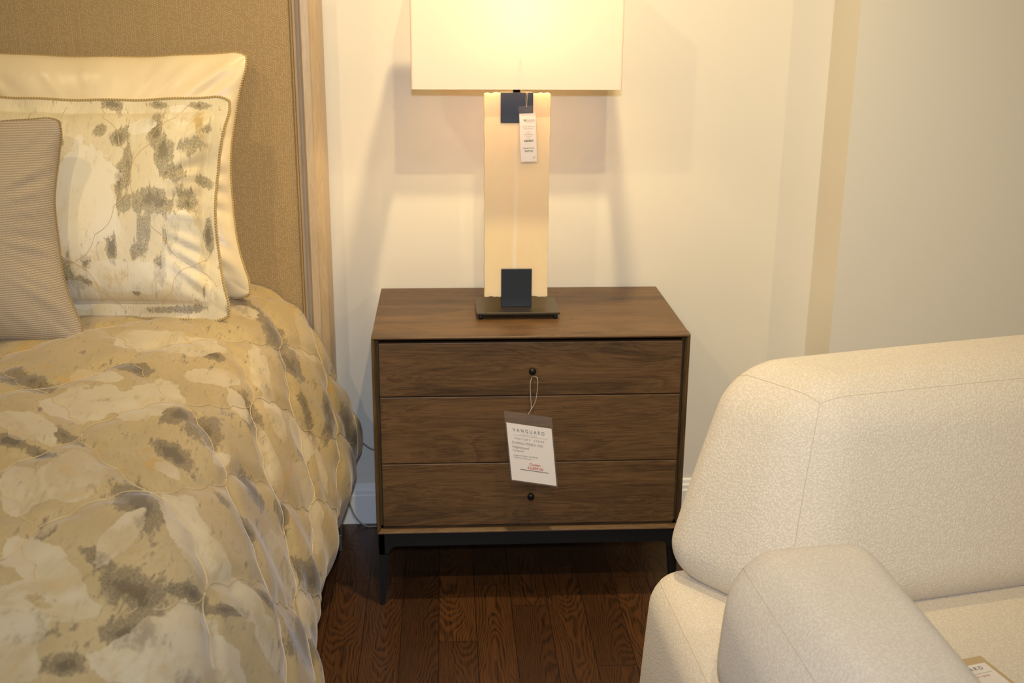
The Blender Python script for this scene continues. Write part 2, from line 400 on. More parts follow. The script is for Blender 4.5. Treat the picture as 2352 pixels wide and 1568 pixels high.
# =============== text helper ===============
INK=plain('dark_grey_ink',srgb(70,66,58),.6); INKL=plain('light_grey_ink',srgb(135,125,108),.6); RED=plain('red_ink',srgb(196,60,40),.6); GRN=plain('green_ink',srgb(120,150,50),.6); DGRN=plain('dark_green_ink',srgb(92,100,60),.6)
PAPER=plain('white_card',srgb(232,224,216),.55)
PL=NT('clear_plastic'); PL.set(Base_Color=(1,1,1,1),Roughness=.12,Transmission_Weight=0.,Alpha=.035,Specular_IOR_Level=.6); PL=PL.m
dg=None
def text(s,size,x,y,mat,M,parent,align='LEFT',spacing=1.,thin=0,name='lettering',xs=1.):
    cu=bpy.data.curves.new(name,'FONT'); cu.body=s; cu.size=size; cu.align_x=align; cu.space_character=spacing; cu.offset=thin; cu.extrude=.00004
    t=bpy.data.objects.new('tmp',cu); C.objects.link(t); bpy.context.view_layer.update()
    me=bpy.data.meshes.new_from_object(t.evaluated_get(bpy.context.evaluated_depsgraph_get()))
    bpy.data.objects.remove(t); bpy.data.curves.remove(cu)
    me.transform(M@Matrix.Translation((x,y,.0003))@Matrix.Diagonal((xs,1,1,1))); me.name=name
    me.materials.clear(); return link(name,me,mat,parent)
def rect(name,x0,x1,y0,y1,zt,mat,M,parent,th=.0002):
    V=[M@Vector(p) for p in ((x0,y0,zt-th),(x1,y0,zt-th),(x1,y1,zt-th),(x0,y1,zt-th),(x0,y0,zt),(x1,y0,zt),(x1,y1,zt),(x0,y1,zt))]
    return mesh(name,V,[(3,2,1,0),(4,5,6,7),(0,1,5,4),(1,2,6,5),(2,3,7,6),(3,0,4,7)],mat,parent)
def frame_mat(o,xd,yd):
    xd=Vector(xd).normalized(); yd=Vector(yd); yd=(yd-xd*yd.dot(xd)).normalized(); z=xd.cross(yd)
    M=Matrix((xd,yd,z)).transposed().to_4x4(); M.translation=Vector(o); return M

# price tag on the drawer knob
tg=empty('price_tag',(.38,-.012,.43),'white shop price tag in clear sleeve hanging from the top drawer knob of the nightstand','price tag')
# a skewed card: origin bottom-left
_bl,_br,_tl=Vector((.3335,-.030,.3555)),Vector((.4425,-.036,.3395)),Vector((.3190,-.026,.5035))
TM=Matrix(((_br-_bl)/.1098,(_tl-_bl)/.1485,Vector((-.02,-1,0)))).transposed().to_4x4(); TM.translation=_bl
w_,h_=.1098,.1485
rect('card',0,w_,0,h_,0,PAPER,TM,tg,.0004)
rect('clear_sleeve',-.003,w_+.003,-.003,h_+.030,.0009,PL,TM,tg,.0002)
def L(s,size,x,y,mat,**k): text(s,size,x,y,mat,TM,tg,**k)
L('VANGUARD',.0125,.0145,.1285,INK,spacing=1.62,xs=.80)
L('FURNITURE',.0045,.032,.1215,INKL,spacing=1.9)
rect('rule_line',.0145,.097,.1190,.1194,.0003,INKL,TM,tg)
L('FACTORY  STORE',.0066,.0165,.1085,INK,spacing=1.6,xs=.92)
L('CVANG-7020N1-HO',.0092,.009,.0965,INKL,xs=.92)
L('Nightstand',.0092,.009,.0855,INKL)
L('Casegoods',.0062,.009,.0775,INKL)
L('Suggested Retail: $4,999.00',.0054,.010,.0655,INKL)
L('Clearance Discount',.0054,.010,.0595,INKL)
L('Outlet:',.0095,.061,.0445,RED,align='CENTER',thin=.00012)
L('$2,099.00',.0098,.061,.0345,RED,align='CENTER',thin=.00012)
rect('rule_line',.0235,.0925,.0302,.0318,.0003,INK,TM,tg)
tub=[smooth_path([(.3815,-.010,.614),(.3765,-.018,.60),(.377,-.024,.57),(.3785,-.027,.538),(.372,-.029,.526)],30),
     smooth_path([(.3825,-.010,.614),(.3935,-.020,.612),(.3925,-.025,.585),(.388,-.027,.555),(.372,-.029,.526)],30)]
tubes('string',tub,.0006,plain('clear_nylon_string',srgb(200,185,160),.2),tg)

# price tag on the lamp
lt=empty('price_tag',(.38,.19,1.1),'narrow white price tag with green leaf mark hanging from the lamp column','price tag')
LM=frame_mat((.3625,.1915,1.0965),(.0395,0,.0015),(.0004,.004,.1155))
rect('card',0,.0393,0,.1155,0,PAPER,LM,lt,.0004)
rect('clear_sleeve',-.0015,.0403,-.0015,.133,.0009,PL,LM,lt,.0002)
def Q(s,size,y,mat,**k): text(s,size,k.pop('x',.0205),y,mat,LM,lt,align=k.pop('align','CENTER'),**k)
Q('GOODS',.0068,.0962,INKL,x=.0245)
Q('HOME FURNISHINGS',.0019,.0935,INKL,x=.0245)
def leaf(pts): 
    mesh('leaf_logo',[LM@Vector((x,y,.0003)) for x,y in pts],[tuple(range(len(pts)))],GRN,lt)
leaf([(.0135,.0965),(.0105,.099),(.0092,.1025),(.0118,.1015),(.0140,.0985)]); leaf([(.0137,.0965),(.0142,.1005),(.0170,.1045),(.0158,.1000)])
Q('UNIQUE TABLE LAMP',.0029,.0830,INKL); Q('Alabaster, Bronze',.0031,.0783,INKL)
Q('Item #',.0029,.0688,INKL); Q('ALB-2847-TBL',.0036,.0640,INKL); Q('Vendor ID',.0029,.0590,INKL); Q('1 of 1',.0029,.0545,INKL)
bars=[]; x=.0095; rb=random.Random(3)
vs=[];fs=[]
while x<.0315:
    wd=rb.choice((.0003,.0005,.0008)); k=len(vs); vs+=[LM@Vector(p) for p in ((x,.0478,.0003),(x+wd,.0478,.0003),(x+wd,.0528,.0003),(x,.0528,.0003))]; fs.append((k,k+1,k+2,k+3)); x+=wd+rb.choice((.0002,.0004,.0006))
mesh('barcode',vs,fs,DGRN,lt)
Q("Good's Price",.0052,.0310,DGRN,thin=.00006); Q('$689.00',.0062,.0238,DGRN,thin=.00006)
leaf([(.029,.0085),(.033,.0100),(.0355,.0135),(.0345,.0095),(.032,.008)])
tubes('string',[smooth_path([(.372,.2,1.2625),(.3745,.194,1.2600),(.3735,.1935,1.245),(.375,.1935,1.228)],20),smooth_path([(.373,.2,1.2625),(.3775,.194,1.2600),(.3765,.1935,1.245),(.3755,.1935,1.228)],20)],.0004,bpy.data.materials['clear_nylon_string'],lt)

# =============== headboard + bed frame ===============
bed=empty('bed',(-1.15,-.6,0),'large bed with tall woven tan upholstered headboard in a pale wood frame against the wall','bed')
def weave():
    m=NT('woven_tan_upholstery'); s=m.n('ShaderNodeTexCoord'); sp=m.n('ShaderNodeSeparateXYZ'); m.l(s.outputs['Object'],sp.inputs[0])
    X,Z=sp.outputs[0],sp.outputs[2]
    colw=.0052; rowh=.0044
    cx=m.math('DIVIDE',X,colw); ci=m.math('FLOOR',cx); fx=m.math('FRACT',cx)
    cz=m.math('ADD',m.math('DIVIDE',Z,rowh),m.math('MULTIPLY',m.math('MODULO',ci,2.),.5)); zi=m.math('FLOOR',cz); fz=m.math('FRACT',cz)
    cb=m.n('ShaderNodeCombineXYZ'); m.l(ci,cb.inputs[0]); m.l(zi,cb.inputs[1]); wn=m.n('ShaderNodeTexWhiteNoise',noise_dimensions='2D'); m.l(cb.outputs[0],wn.inputs['Vector'])
    w1=m.n('ShaderNodeTexWhiteNoise',noise_dimensions='1D'); m.l(ci,w1.inputs['W'])
    thr=m.math('MULTIPLY_ADD',w1.outputs['Value'],.55,.30)
    on=m.math('GREATER_THAN',thr,m.math('MULTIPLY_ADD',wn.outputs['Value'],1.,.0))
    dx=m.math('MULTIPLY',m.math('SUBTRACT',fx,.5),2.4); dz_=m.math('MULTIPLY',m.math('SUBTRACT',fz,.5),2.6)
    dd=m.math('ADD',m.math('MULTIPLY',dx,dx),m.math('MULTIPLY',dz_,dz_))
    dot=m.math('MULTIPLY',m.ramp(dd,[(.2,(1,1,1)),(.9,(0,0,0))]),on)
    n=m.noise(m.coord((700,700,70)),1,3); n2=m.noise(m.coord((90,90,900)),1,3); big=m.noise(m.coord((1,1,.5)),30,2)
    c=m.mix(n,srgb(166,142,102),srgb(136,113,78)); c=m.mix(m.math('MULTIPLY',n2,.5),c,srgb(176,150,108))
    c=m.mix(m.math('MULTIPLY',dot,.42),c,srgb(208,184,142))
    m.set(Base_Color=c,Roughness=.85,Specular_IOR_Level=.15); m.bump(m.math('ADD',m.math('MULTIPLY',n,.6),dot),.5,.0008); return m.m
M_WEAVE=weave()
M_PALE=wood_mat('pale_washed_wood',srgb(188,168,140),srgb(180,158,128),srgb(166,143,110),'z',.4)
XR=-.131; XL=-2.17
# frame: stepped moulding profile swept up the sides and over the top
def hb_frame():
    prof=[(.0,.472),(.0,.372),(-.003,.362),(-.014,.352),(-.020,.345),(-.022,.338),(-.040,.336),(-.043,.339),(-.044,.356),(-.070,.358),(-.070,.472)]
    ZT=1.62; V=[];F=[];k=len(prof)
    for which in range(4):
        for d,y in prof:
            if which==0: V.append((XR+d,y,.0))
            elif which==1: V.append((XR+d,y,ZT+d))
            elif which==2: V.append((XL-d,y,ZT+d))
            else: V.append((XL-d,y,.0))
    for i in range(3):
        for j in range(k): F.append((i*k+j,i*k+(j+1)%k,(i+1)*k+(j+1)%k,(i+1)*k+j))
    F+=[tuple(range(k)),tuple(3*k+j for j in range(k))[::-1]]
    o=mesh('headboard_frame',V,F,M_PALE,bed); bm=bmesh.new(); bm.from_mesh(o.data); bmesh.ops.recalc_face_normals(bm,faces=bm.faces); bm.to_mesh(o.data); bm.free()
hb_frame()
hp=boxes('headboard_panel',[(XL+.062,XR-.062,.330,.47,.30,1.562)],M_WEAVE,bed,.008,4)
zz=np.linspace(.3,1.562,500)
def twist(path,R,r,pitch,closed=False,seg=6):
    P=np.asarray(path,float); d=np.r_[0,np.cumsum(np.linalg.norm(np.diff(P,axis=0),axis=1))]
    n=max(8,int(d[-1]/(pitch/9))); s=np.linspace(0,d[-1],n); Q=np.stack([np.interp(s,d,P[:,i]) for i in range(3)],1)
    _,_,N,B=tube_data(Q,.001,3,False)
    out=[]
    for k in range(2):
        a=2*np.pi*s/pitch+k*np.pi; out.append(Q+r*(np.cos(a)[:,None]*N+np.sin(a)[:,None]*B))
    return out
M_HBC=plain('tan_cord',srgb(158,132,92),.8)
tubes('edge_cord',twist([(XR-.0635,.3275,.3),(XR-.0635,.3275,1.558),(XL+.06,.3285,1.558)],0,.0013,.008),.0014,M_HBC,bed,5)
M_DARK=plain('dark_bed_base',srgb(34,30,28),.8)
boxes('bed_base',[(-2.10,-.20,-1.78,.325,.13,.40)],M_DARK,bed,.01,2)
boxes('mattress',[(-2.10,-.22,-1.78,.320,.40,.70)],plain('white_mattress_ticking',srgb(225,220,210),.8),bed,.05,5)
for x in (-.22,-2.08):
    for y in (.26,-1.72): boxes('leg',[(x-.02,x+.02,y-.02,y+.02,0,.13)],M_BLACK,bed,.003,2)
for nm,y in (('rail_bracket',.30),): boxes(nm,[(-.135,-.118,.30,.332,.0,.05)],plain('grey_steel',srgb(110,112,112),.4,.6),bed,.002,2)

# =============== print + quilting (cloth coordinates, metres) ===============
A_,B_=.132,.195      # half width / half length of one quilted ogee
def ogee_edge(p0,p1,side,n=3,k=.15,seg=9):
    """chain of n scallops from p0 to p1 along a gently S-shaped line"""
    p0=np.array(p0,float); p1=np.array(p1,float); d=p1-p0; nn=np.array([-d[1],d[0]])*side
    out=[]
    base=lambda t: p0+d*t+nn*(.0*np.sin(2*np.pi*t)+.05*np.sin(np.pi*t))
    for i in range(n):
        a=base(i/n); b=base((i+1)/n); dd=b-a; m_=np.array([-dd[1],dd[0]])*side
        for t in np.linspace(0,1,seg,endpoint=False):
            out.append(a+dd*t+m_*k*np.sin(np.pi*t))
    out.append(p1); return np.array(out)
def quilt_lines(u0,u1,v0,v1,ou=0,ov=0):
    L=[]
    for i in range(int((u0-ou)/A_)-2,int((u1-ou)/A_)+3):
        for j in range(int((v0-ov)/B_)-2,int((v1-ov)/B_)+3):
            if (i+j)%2: continue
            c=(ou+i*A_,ov+j*B_)
            q=-1 if j%2==0 else 1
            L.append(ogee_edge(c,(c[0]+A_,c[1]+B_),q)); L.append(ogee_edge(c,(c[0]-A_,c[1]+B_),-q))
    return L
def dist_to_lines(UV,lines,maxd=.06):
    S0=np.concatenate([l[:-1] for l in lines]); S1=np.concatenate([l[1:] for l in lines])
    best=np.full(len(UV),maxd)
    order=np.argsort(UV[:,0],kind='stable'); 
    for a,b in zip(S0,S1):
        lo=min(a[0],b[0])-maxd; hi=max(a[0],b[0])+maxd
        i0=np.searchsorted(UV[order,0],lo) if False else None
        pass
    # bucketed evaluation
    us=UV[order,0]
    for a,b in zip(S0,S1):
        i0=np.searchsorted(us,min(a[0],b[0])-maxd); i1=np.searchsorted(us,max(a[0],b[0])+maxd)
        idx=order[i0:i1]; q=UV[idx]; mk=(q[:,1]>min(a[1],b[1])-maxd)&(q[:,1]<max(a[1],b[1])+maxd); idx=idx[mk]; q=q[mk]
        if len(idx)==0: continue
        d=b-a; t=np.clip(((q-a)@d)/(d@d+1e-12),0,1); dd=np.linalg.norm(q-(a+t[:,None]*d),axis=1)
        best[idx]=np.minimum(best[idx],dd)
    return best
def blobs_field(UV,blobs):
    """soft union of rotated, scallop-edged ellipses (u,v,ru,rv,angle)"""
    f=np.full(len(UV),-.30)
    for (u,v,ru,rv,an) in blobs:
        c,s=math.cos(an),math.sin(an); du=UV[:,0]-u; dv=UV[:,1]-v
        x=(c*du+s*dv)/ru; y=(-s*du+c*dv)/rv; r=np.sqrt(x*x+y*y); th=np.arctan2(y,x)
        rr=1+.13*np.abs(np.sin(th*3+u*20))+.10*np.sin(th*2+v*31)+.05*np.sin(th*5+v*17)
        f=np.maximum(f,np.clip(1-(r/rr),-1,1))
    return f
def print_mat(name,light=False):
    m=NT(name); a=m.n('ShaderNodeAttribute',attribute_name='cloth'); 
    cr=m.n('ShaderNodeAttribute',attribute_name='petal'); br=m.n('ShaderNodeAttribute',attribute_name='patch')
    def vec(sc,loc=(0,0,0)):
        mp=m.n('ShaderNodeMapping'); m.l(a.outputs['Vector'],mp.inputs[0]); mp.inputs['Scale'].default_value=sc; mp.inputs['Location'].default_value=loc; return mp.outputs[0]
    fine=m.noise(vec((1,1,1)),900,2); brush=m.noise(vec((95,22,1)),1,5,.72,.25); med=m.noise(vec((11,7,1),(3,1,0)),1,5,.65,.5); med2=m.noise(vec((9,5.5,1),(7,9,0)),1,5,.65,.8)
    edge=m.noise(vec((30,26,1)),1,4,.6,.3)
    sm=lambda x,lo,hi: m.ramp(x,[(lo,(0,0,0)),(hi,(1,1,1))])
    # gold/tan wash base
    tan=srgb(204,188,152) if light else srgb(166,146,104); tan2=srgb(216,202,170) if light else srgb(178,158,116); gold=srgb(176,142,72); taupe=srgb(104,92,69) if not light else srgb(136,124,96); dk=srgb(82,70,52) if not light else srgb(112,100,76); cream=srgb(190,176,148) if not light else srgb(216,206,184)
    c=m.mix(sm(m.math('ADD',m.math('MULTIPLY',med,.5),m.math('MULTIPLY',brush,.5)),.42,.58),tan,tan2)
    c=m.mix(m.math('MULTIPLY',sm(brush,.53,.66),.45),c,taupe)
    c=m.mix(m.math('MULTIPLY',sm(m.math('ADD',med2,m.math('MULTIPLY',brush,.25)),.74,.80),.7),c,gold)
    # brushed taupe patches
    bf=m.math('ADD',m.math('MULTIPLY',br.outputs['Fac'],.8),m.math('MULTIPLY',m.math('SUBTRACT',brush,.5),1.3))
    bf=m.math('ADD',bf,m.math('MULTIPLY',m.math('SUBTRACT',med,.5),2.1))
    pm=sm(bf,.0,.16)
    grain=m.math('MULTIPLY_ADD',sm(m.noise(vec((420,260,1)),1,2),.40,.62),.45,.55)
    c=m.mix(m.math('MULTIPLY',pm,grain),c,taupe); c=m.mix(m.math('MULTIPLY',sm(bf,.40,.62),.75),c,dk)
    # cream petals with a crisp edge, washed inside
    cf=m.math('ADD',m.math('ADD',cr.outputs['Fac'],m.math('MULTIPLY',m.math('SUBTRACT',edge,.5),.36)),m.math('MULTIPLY',m.math('SUBTRACT',med2,.53),1.3))
    cm=sm(cf,.02,.035)
    wash=m.math('MULTIPLY_ADD',sm(m.math('ADD',med2,m.math('MULTIPLY',brush,.3)),.62,.74),-.6,1.)
    c=m.mix(m.math('MULTIPLY',cm,m.math('MULTIPLY',wash,.92)),c,cream)
    m.set(Base_Color=c,Roughness=.46,Specular_IOR_Level=.4,Sheen_Weight=.25,Sheen_Roughness=.4)
    m.bump(fine,.15,.0004); return m.m
def set_attrs(me,UV,petal,patch):
    n=len(UV)
    a=me.attributes.new('cloth','FLOAT_VECTOR','POINT'); a.data.foreach_set('vector',np.c_[UV,np.zeros(n)].astype(np.float32).ravel())
    for nm,f in (('petal',petal),('patch',patch)):
        a=me.attributes.new(nm,'FLOAT','POINT'); a.data.foreach_set('value',f.astype(np.float32))
M_PRINT=print_mat('brushed_floral_print'); M_PRINTL=print_mat('brushed_floral_print_pillow',True)
M_THREAD=plain('satin_quilting_thread',srgb(204,180,136),.25)

# =============== duvet ===============
PROF=np.array([(-.175,.045),(-.155,.09),(-.130,.15),(-.108,.20),(-.085,.256),(-.068,.300),(-.062,.33),(-.067,.38),(-.089,.445),(-.121,.515),(-.162,.605),(-.216,.686),(-.28,.738),(-.346,.762),(-.412,.774),(-.50,.779),(-.62,.782),(-.80,.784),(-1.0,.785),(-1.3,.785),(-2.0,.78)])
pp=smooth_path(PROF,400); ds=np.r_[0,np.cumsum(np.linalg.norm(np.diff(pp,axis=0),axis=1))]
def prof_at(s):
    x=np.interp(s,ds,pp[:,0]); z=np.interp(s,ds,pp[:,1]); e=1e-3
    tx=np.interp(s+e,ds,pp[:,0])-np.interp(s-e,ds,pp[:,0]); tz=np.interp(s+e,ds,pp[:,1])-np.interp(s-e,ds,pp[:,1]); l=np.hypot(tx,tz)
    return x,z,tz/l,-tx/l      # outward normal: right/up
QOU,QOV=.30,-.55
def duvet_pos(S,Vv,puff):
    x,z,nx,nz=prof_at(S)
    side=np.clip((.78-z)/.5,0,1)
    fold=side*(.006*np.sin(Vv*21+S*3.5)+.004*np.sin(Vv*47+S*5+1))*np.clip((.32-Vv)/.15,0,1)
    wide=np.clip((-.62-Vv)/.4,0,1)**1.2*.055-np.clip((.1-Vv)/.3,0,1)*.022*np.sin(np.clip(side,0,1)*np.pi*.5)
    roll=.006*np.sin(S*9+Vv*4)*(1-side)+.004*np.sin(S*17-Vv*11)
    h=puff+fold+roll*.8
    return np.stack([x+nx*h+wide,Vv+0*S,z+nz*h],-1)
def puff_h(d): return .0075*(1-np.exp(-(d/.020)**2))
PETALS=[(0.98,-0.615,0.098,0.074,1.87),(0.88,-0.575,0.098,0.059,1.74),(0.955,-0.245,0.084,0.065,1.96),(0.865,-0.24,0.087,0.046,1.99),(1.05,-0.745,0.069,0.046,1.02),(0.715,-0.2,0.097,0.03,-1.97),(0.95,-0.94,0.083,0.048,1.69),(1.02,-0.985,0.078,0.03,1.27),(0.93,-1.2,0.079,0.039,-2.34),(0.84,-1.11,0.089,0.019,1.65),(0.765,-1.005,0.092,0.041,-1.86),(0.71,-1.065,0.056,0.044,2.61),(0.635,-1.065,0.062,0.034,2.41),(0.855,-1.295,0.049,0.021,-2.44),(0.75,-1.37,0.06,0.037,2.29),(0.635,-1.225,0.068,0.04,2.44),(0.555,-1.07,0.046,0.041,2.56),(0.645,-0.3,0.083,0.038,-1.97),(0.605,-0.49,0.088,0.036,-2.15),(0.535,-0.225,0.084,0.055,1.44),(0.46,-0.355,0.072,0.047,-3.11),(0.5,-0.73,0.074,0.066,2.41),(0.435,-0.19,0.056,0.022,-2.38),(0.4,-0.74,0.061,0.03,-1.79),(0.65,0.225,0.079,0.039,-2.09),(0.795,-0.375,0.068,0.037,2.22),(0.805,0.065,0.044,0.032,1.81),(0.715,-0.695,0.049,0.016,1.94),(0.985,-0.485,0.059,0.027,-2.64),(0.805,-0.85,0.028,0.017,-2.06),(0.395,-0.415,0.051,0.038,-2.07),(0.885,-1.39,0.025,0.017,0.92),(0.72,-0.415,0.051,0.031,-2.41)]
PATCHES=[(1.115,-0.51,0.083,0.033,-2.32),(0.755,-0.62,0.071,0.039,1.86),(0.815,-0.62,0.056,0.024,1.82),(0.835,0.11,0.072,0.049,-2.19),(0.73,0.035,0.087,0.052,-2.05),(0.65,-0.01,0.055,0.044,1.17),(0.94,-0.435,0.046,0.03,-2.71),(0.995,-0.765,0.053,0.025,-2.49),(1.005,-0.855,0.035,0.014,-2.54),(0.835,-1.0,0.095,0.039,-1.92),(0.7,-0.405,0.073,0.041,-2.58),(0.81,-0.78,0.045,0.028,-2.23),(0.64,-0.665,0.063,0.037,-1.8),(0.805,-1.245,0.06,0.038,-3.12),(0.88,-1.365,0.044,0.026,-2.48),(0.82,-1.43,0.03,0.02,0.1),(0.76,-1.32,0.041,0.025,2.9),(0.71,-1.165,0.04,0.015,2.35),(0.845,-1.2,0.037,0.017,-2.44),(0.535,-0.57,0.046,0.033,-2.11),(0.485,0.02,0.074,0.031,-2.01),(0.415,0.195,0.087,0.035,-1.85),(0.36,0.16,0.075,0.035,-1.55),(0.565,-0.08,0.055,0.025,-2.55),(0.655,-1.13,0.059,0.012,2.3),(0.585,-1.0,0.039,0.018,2.54),(0.4,-0.845,0.2,0.047,2.13),(0.675,-1.33,0.028,0.012,2.45),(0.375,-0.59,0.2,0.04,2.15),(0.64,-0.86,0.049,0.019,-1.7),(0.705,-0.855,0.031,0.013,-2.16),(0.93,-0.625,0.048,0.016,-2.43),(1.06,-0.82,0.035,0.016,-2.55),(0.82,-0.265,0.039,0.022,2.81)]
def fallback_blobs(u0,u1,v0,v1,n,r,seed):
    q=np.random.RandomState(seed); return [(q.uniform(u0,u1),q.uniform(v0,v1),r*q.uniform(.6,1.3),r*q.uniform(1.0,2.2),q.uniform(-.6,.6)) for _ in range(n)]
def build_duvet():
    s=np.r_[np.arange(0,1.45,.0065),np.arange(1.45,ds[-1]-.02,.03)]; v=np.r_[np.arange(.322,-1.25,-.0065),np.arange(-1.25,-1.86,-.03)]
    S,Vv=np.meshgrid(s,v,indexing='ij'); UV=np.stack([S.ravel(),Vv.ravel()],1)
    QL=quilt_lines(0,ds[-1]-.02,-1.85,.32,QOU,QOV)
    d=dist_to_lines(UV,QL)
    P=duvet_pos(UV[:,0],UV[:,1],puff_h(d))
    me=bpy.data.meshes.new('duvet'); F=grid_faces(len(s),len(v)); me.from_pydata(P.tolist(),[],F); me.update()
    pet=PETALS if PETALS else fallback_blobs(0,1.5,-1.3,.3,60,.05,1)
    pat=PATCHES if PATCHES else fallback_blobs(0,1.5,-1.3,.3,50,.05,2)
    pet=pet+fallback_blobs(1.55,2.6,-1.8,.3,45,.06,3)+fallback_blobs(0,1.5,-1.8,-1.3,20,.06,5); pat=pat+fallback_blobs(1.55,2.6,-1.8,.3,40,.06,4)
    set_attrs(me,UV,blobs_field(UV,pet),blobs_field(UV,pat))
    root=empty('duvet',(-.9,-.7,.78),'quilted duvet with brushed cream, gold and taupe print draped over the bed','duvet')
    o=link('duvet_cover',me,M_PRINT,root,True)
    md=o.modifiers.new('t','SOLIDIFY'); md.thickness=.012; md.offset=-1
    P3=[]
    for l in QL:
        mk=(l[:,0]>.01)&(l[:,0]<1.5)&(l[:,1]<.318)&(l[:,1]>-1.3)
        # densify
        if mk.sum()<3: continue
        ls=l[mk]
        if not mk.all():
            runs=np.split(np.arange(len(l)),np.where(np.diff(mk.astype(int))!=0)[0]+1); runs=[r for r in runs if mk[r[0]] and len(r)>2]; segs=[l[r] for r in runs]
        else: segs=[l]
        for sg in segs:
            P3.append(duvet_pos(sg[:,0],sg[:,1],np.zeros(len(sg))+.0006))
    tubes('quilting_thread',P3,.0008,M_THREAD,root,5)['kind']='stuff'
    return o
build_duvet()

# =============== pillows ===============
M_CORDTRIM=plain('gold_rope_cord',srgb(176,150,98),.5,0,0); M_CORDTRIM2=plain('taupe_rope_cord',srgb(150,128,90),.55)
def pillow(name,label,base,xdir,tilt,Wd,Hh,Th,mat,cordm,flange=0,cx=.09,cz=.07,tp=0,n=90,seed=0,wr=.004,cordr=.0032,sag=0,print_uv=None,threads=False,droop=0,cat='pillow',pitch=.012):
    """base: bottom centre; xdir: yaw; tilt: lean back (radians from vertical)"""
    X=np.array([math.cos(xdir),math.sin(xdir),0]); Nn=np.array([math.sin(xdir)*1.,-math.cos(xdir),0]) # toward viewer
    U=np.array([0,0,math.cos(tilt)])-Nn*math.sin(tilt); F_=Nn*math.cos(tilt)+np.array([0,0,math.sin(tilt)])
    base=np.array(base,float); rs=np.random.RandomState(seed); ph=rs.rand(8)*6.28
    def outline(a,b):
        hw=Wd/2*(1-cx*(1-np.abs(b)**2.2))*(1-tp*b); hh=Hh/2*(1-cz*(1-np.abs(a)**2.2))
        # round the corners
        ra,rb=.055/Wd*2,.055/Hh*2
        da=np.maximum(np.abs(a)-(1-ra),0)/ra; db=np.maximum(np.abs(b)-(1-rb),0)/rb
        k=np.maximum(da,db)/np.maximum(np.hypot(da,db),1e-9); k=np.where((da>0)&(db>0),k,1.)
        a2=np.where(da>0,np.sign(a)*((1-ra)+ra*da*k),a); b2=np.where(db>0,np.sign(b)*((1-rb)+rb*db*k),b)
        return a2*hw, b2*hh
    fl=flange
    def thick(a,b):
        aa=np.clip(np.abs(a)/(1-2*fl/Wd),0,1); bb=np.clip(np.abs(b)/(1-2*fl/Hh),0,1)
        t=np.clip(1-aa**2.6,0,1)**.55*np.clip(1-bb**2.6,0,1)**.55
        return t
    def P(a,b,side):
        x,z=outline(a,b); t=thick(a,b)
        edge=np.clip(np.maximum(np.abs(a),np.abs(b)),0,1)
        rad=(wr*np.sin(a*0+np.arctan2(b,a)*26+ph[0]+3*np.sin(np.arctan2(b,a)*5+ph[4]))+wr*.6*np.sin(np.arctan2(b,a)*43+ph[1]))*np.exp(-((edge-.80)/.16)**2)*np.clip(t*3+.25,0,1)*np.clip((np.abs(a)-np.abs(b))*2.2+.55,.22,1)
        soft=.006*np.sin(a*3+b*2+ph[2])+.005*np.sin(b*5-a*4+ph[3])
        th=Th/2*t*(1+.12*(-b))+ (rad+soft)*side*0+ rad*.5 + soft*t
        zz=z+Hh/2
        flw=(.006*np.sin(b*9+ph[5])+.004*np.sin(a*13+ph[6]))*(1-t)
        y=side*(th+.0012)+flw - sag*np.clip(-b,0,1)**2*0
        p=base+X*x[...,None]+U*zz[...,None]+F_*y[...,None]
        return p
    tt=np.linspace(-1,1,n); k=np.sign(tt)*(1-(1-np.abs(tt))**1.35); Aa,Bb=np.meshgrid(k,k,indexing='ij')
    f=P(Aa,Bb,1).reshape(-1,3); bk=P(Aa,Bb,-1).reshape(-1,3); o=len(f)
    F=grid_faces(n,n); Fb=[(o+d,o+c,o+b,o+a) for a,b,c,d in F]
    rim=[i*n for i in range(n)]+[(n-1)*n+j for j in range(1,n)]+[i*n+n-1 for i in range(n-2,-1,-1)]+[j for j in range(n-2,0,-1)]
    Fr=[(rim[i],rim[(i+1)%len(rim)],o+rim[(i+1)%len(rim)],o+rim[i]) for i in range(len(rim))]
    V=np.r_[f,bk]
    V[:,2]=np.maximum(V[:,2],base[2]-.004)
    root=empty(name,tuple(base),label,cat)
    me=bpy.data.meshes.new('pillow_cover'); me.from_pydata(V.tolist(),[],F+Fb+Fr); me.update()
    if print_uv:
        x,z=outline(Aa,Bb); UV=np.stack([x.ravel(),(z+Hh/2).ravel()],1); UV=np.r_[UV,UV+np.array([2,0])]
        set_attrs(me,UV,blobs_field(UV,print_uv[0]+fallback_blobs(1.6,2.4,0,.6,10,.05,8)),blobs_field(UV,print_uv[1]+fallback_blobs(1.6,2.4,0,.6,10,.05,9)))
    c=link('pillow_cover',me,mat,root,True)
    bm=bmesh.new(); bm.from_mesh(me); bmesh.ops.recalc_face_normals(bm,faces=bm.faces); bm.to_mesh(me); bm.free()
    rp=(V[rim]+V[[o+i for i in rim]])/2; rp=np.r_[rp,rp[:1]]
    tubes('cord_trim',twist(rp,0,cordr*.55,pitch),cordr*.62,cordm,root,6)
    if flange and not print_uv: pass
    if threads:
        P3=[]
        for l in quilt_lines(-Wd/2,Wd/2,0,Hh,-.04,.13):
            # invert outline approx
            for it in range(1):
                a=l[:,0]/(Wd/2*.95); b=(l[:,1]-Hh/2)/(Hh/2*.95)
            mk=(np.abs(a)<.95)&(np.abs(b)<.95)
            runs=np.split(np.arange(len(l)),np.where(np.diff(mk.astype(int))!=0)[0]+1)
            for r in runs:
                if mk[r[0]] and len(r)>2: q=P(a[r],b[r],1)+F_*.0004; P3.append(q)
        tubes('quilting_thread',P3,.0007,M_THREAD,root,5)['kind']='stuff'
    return root
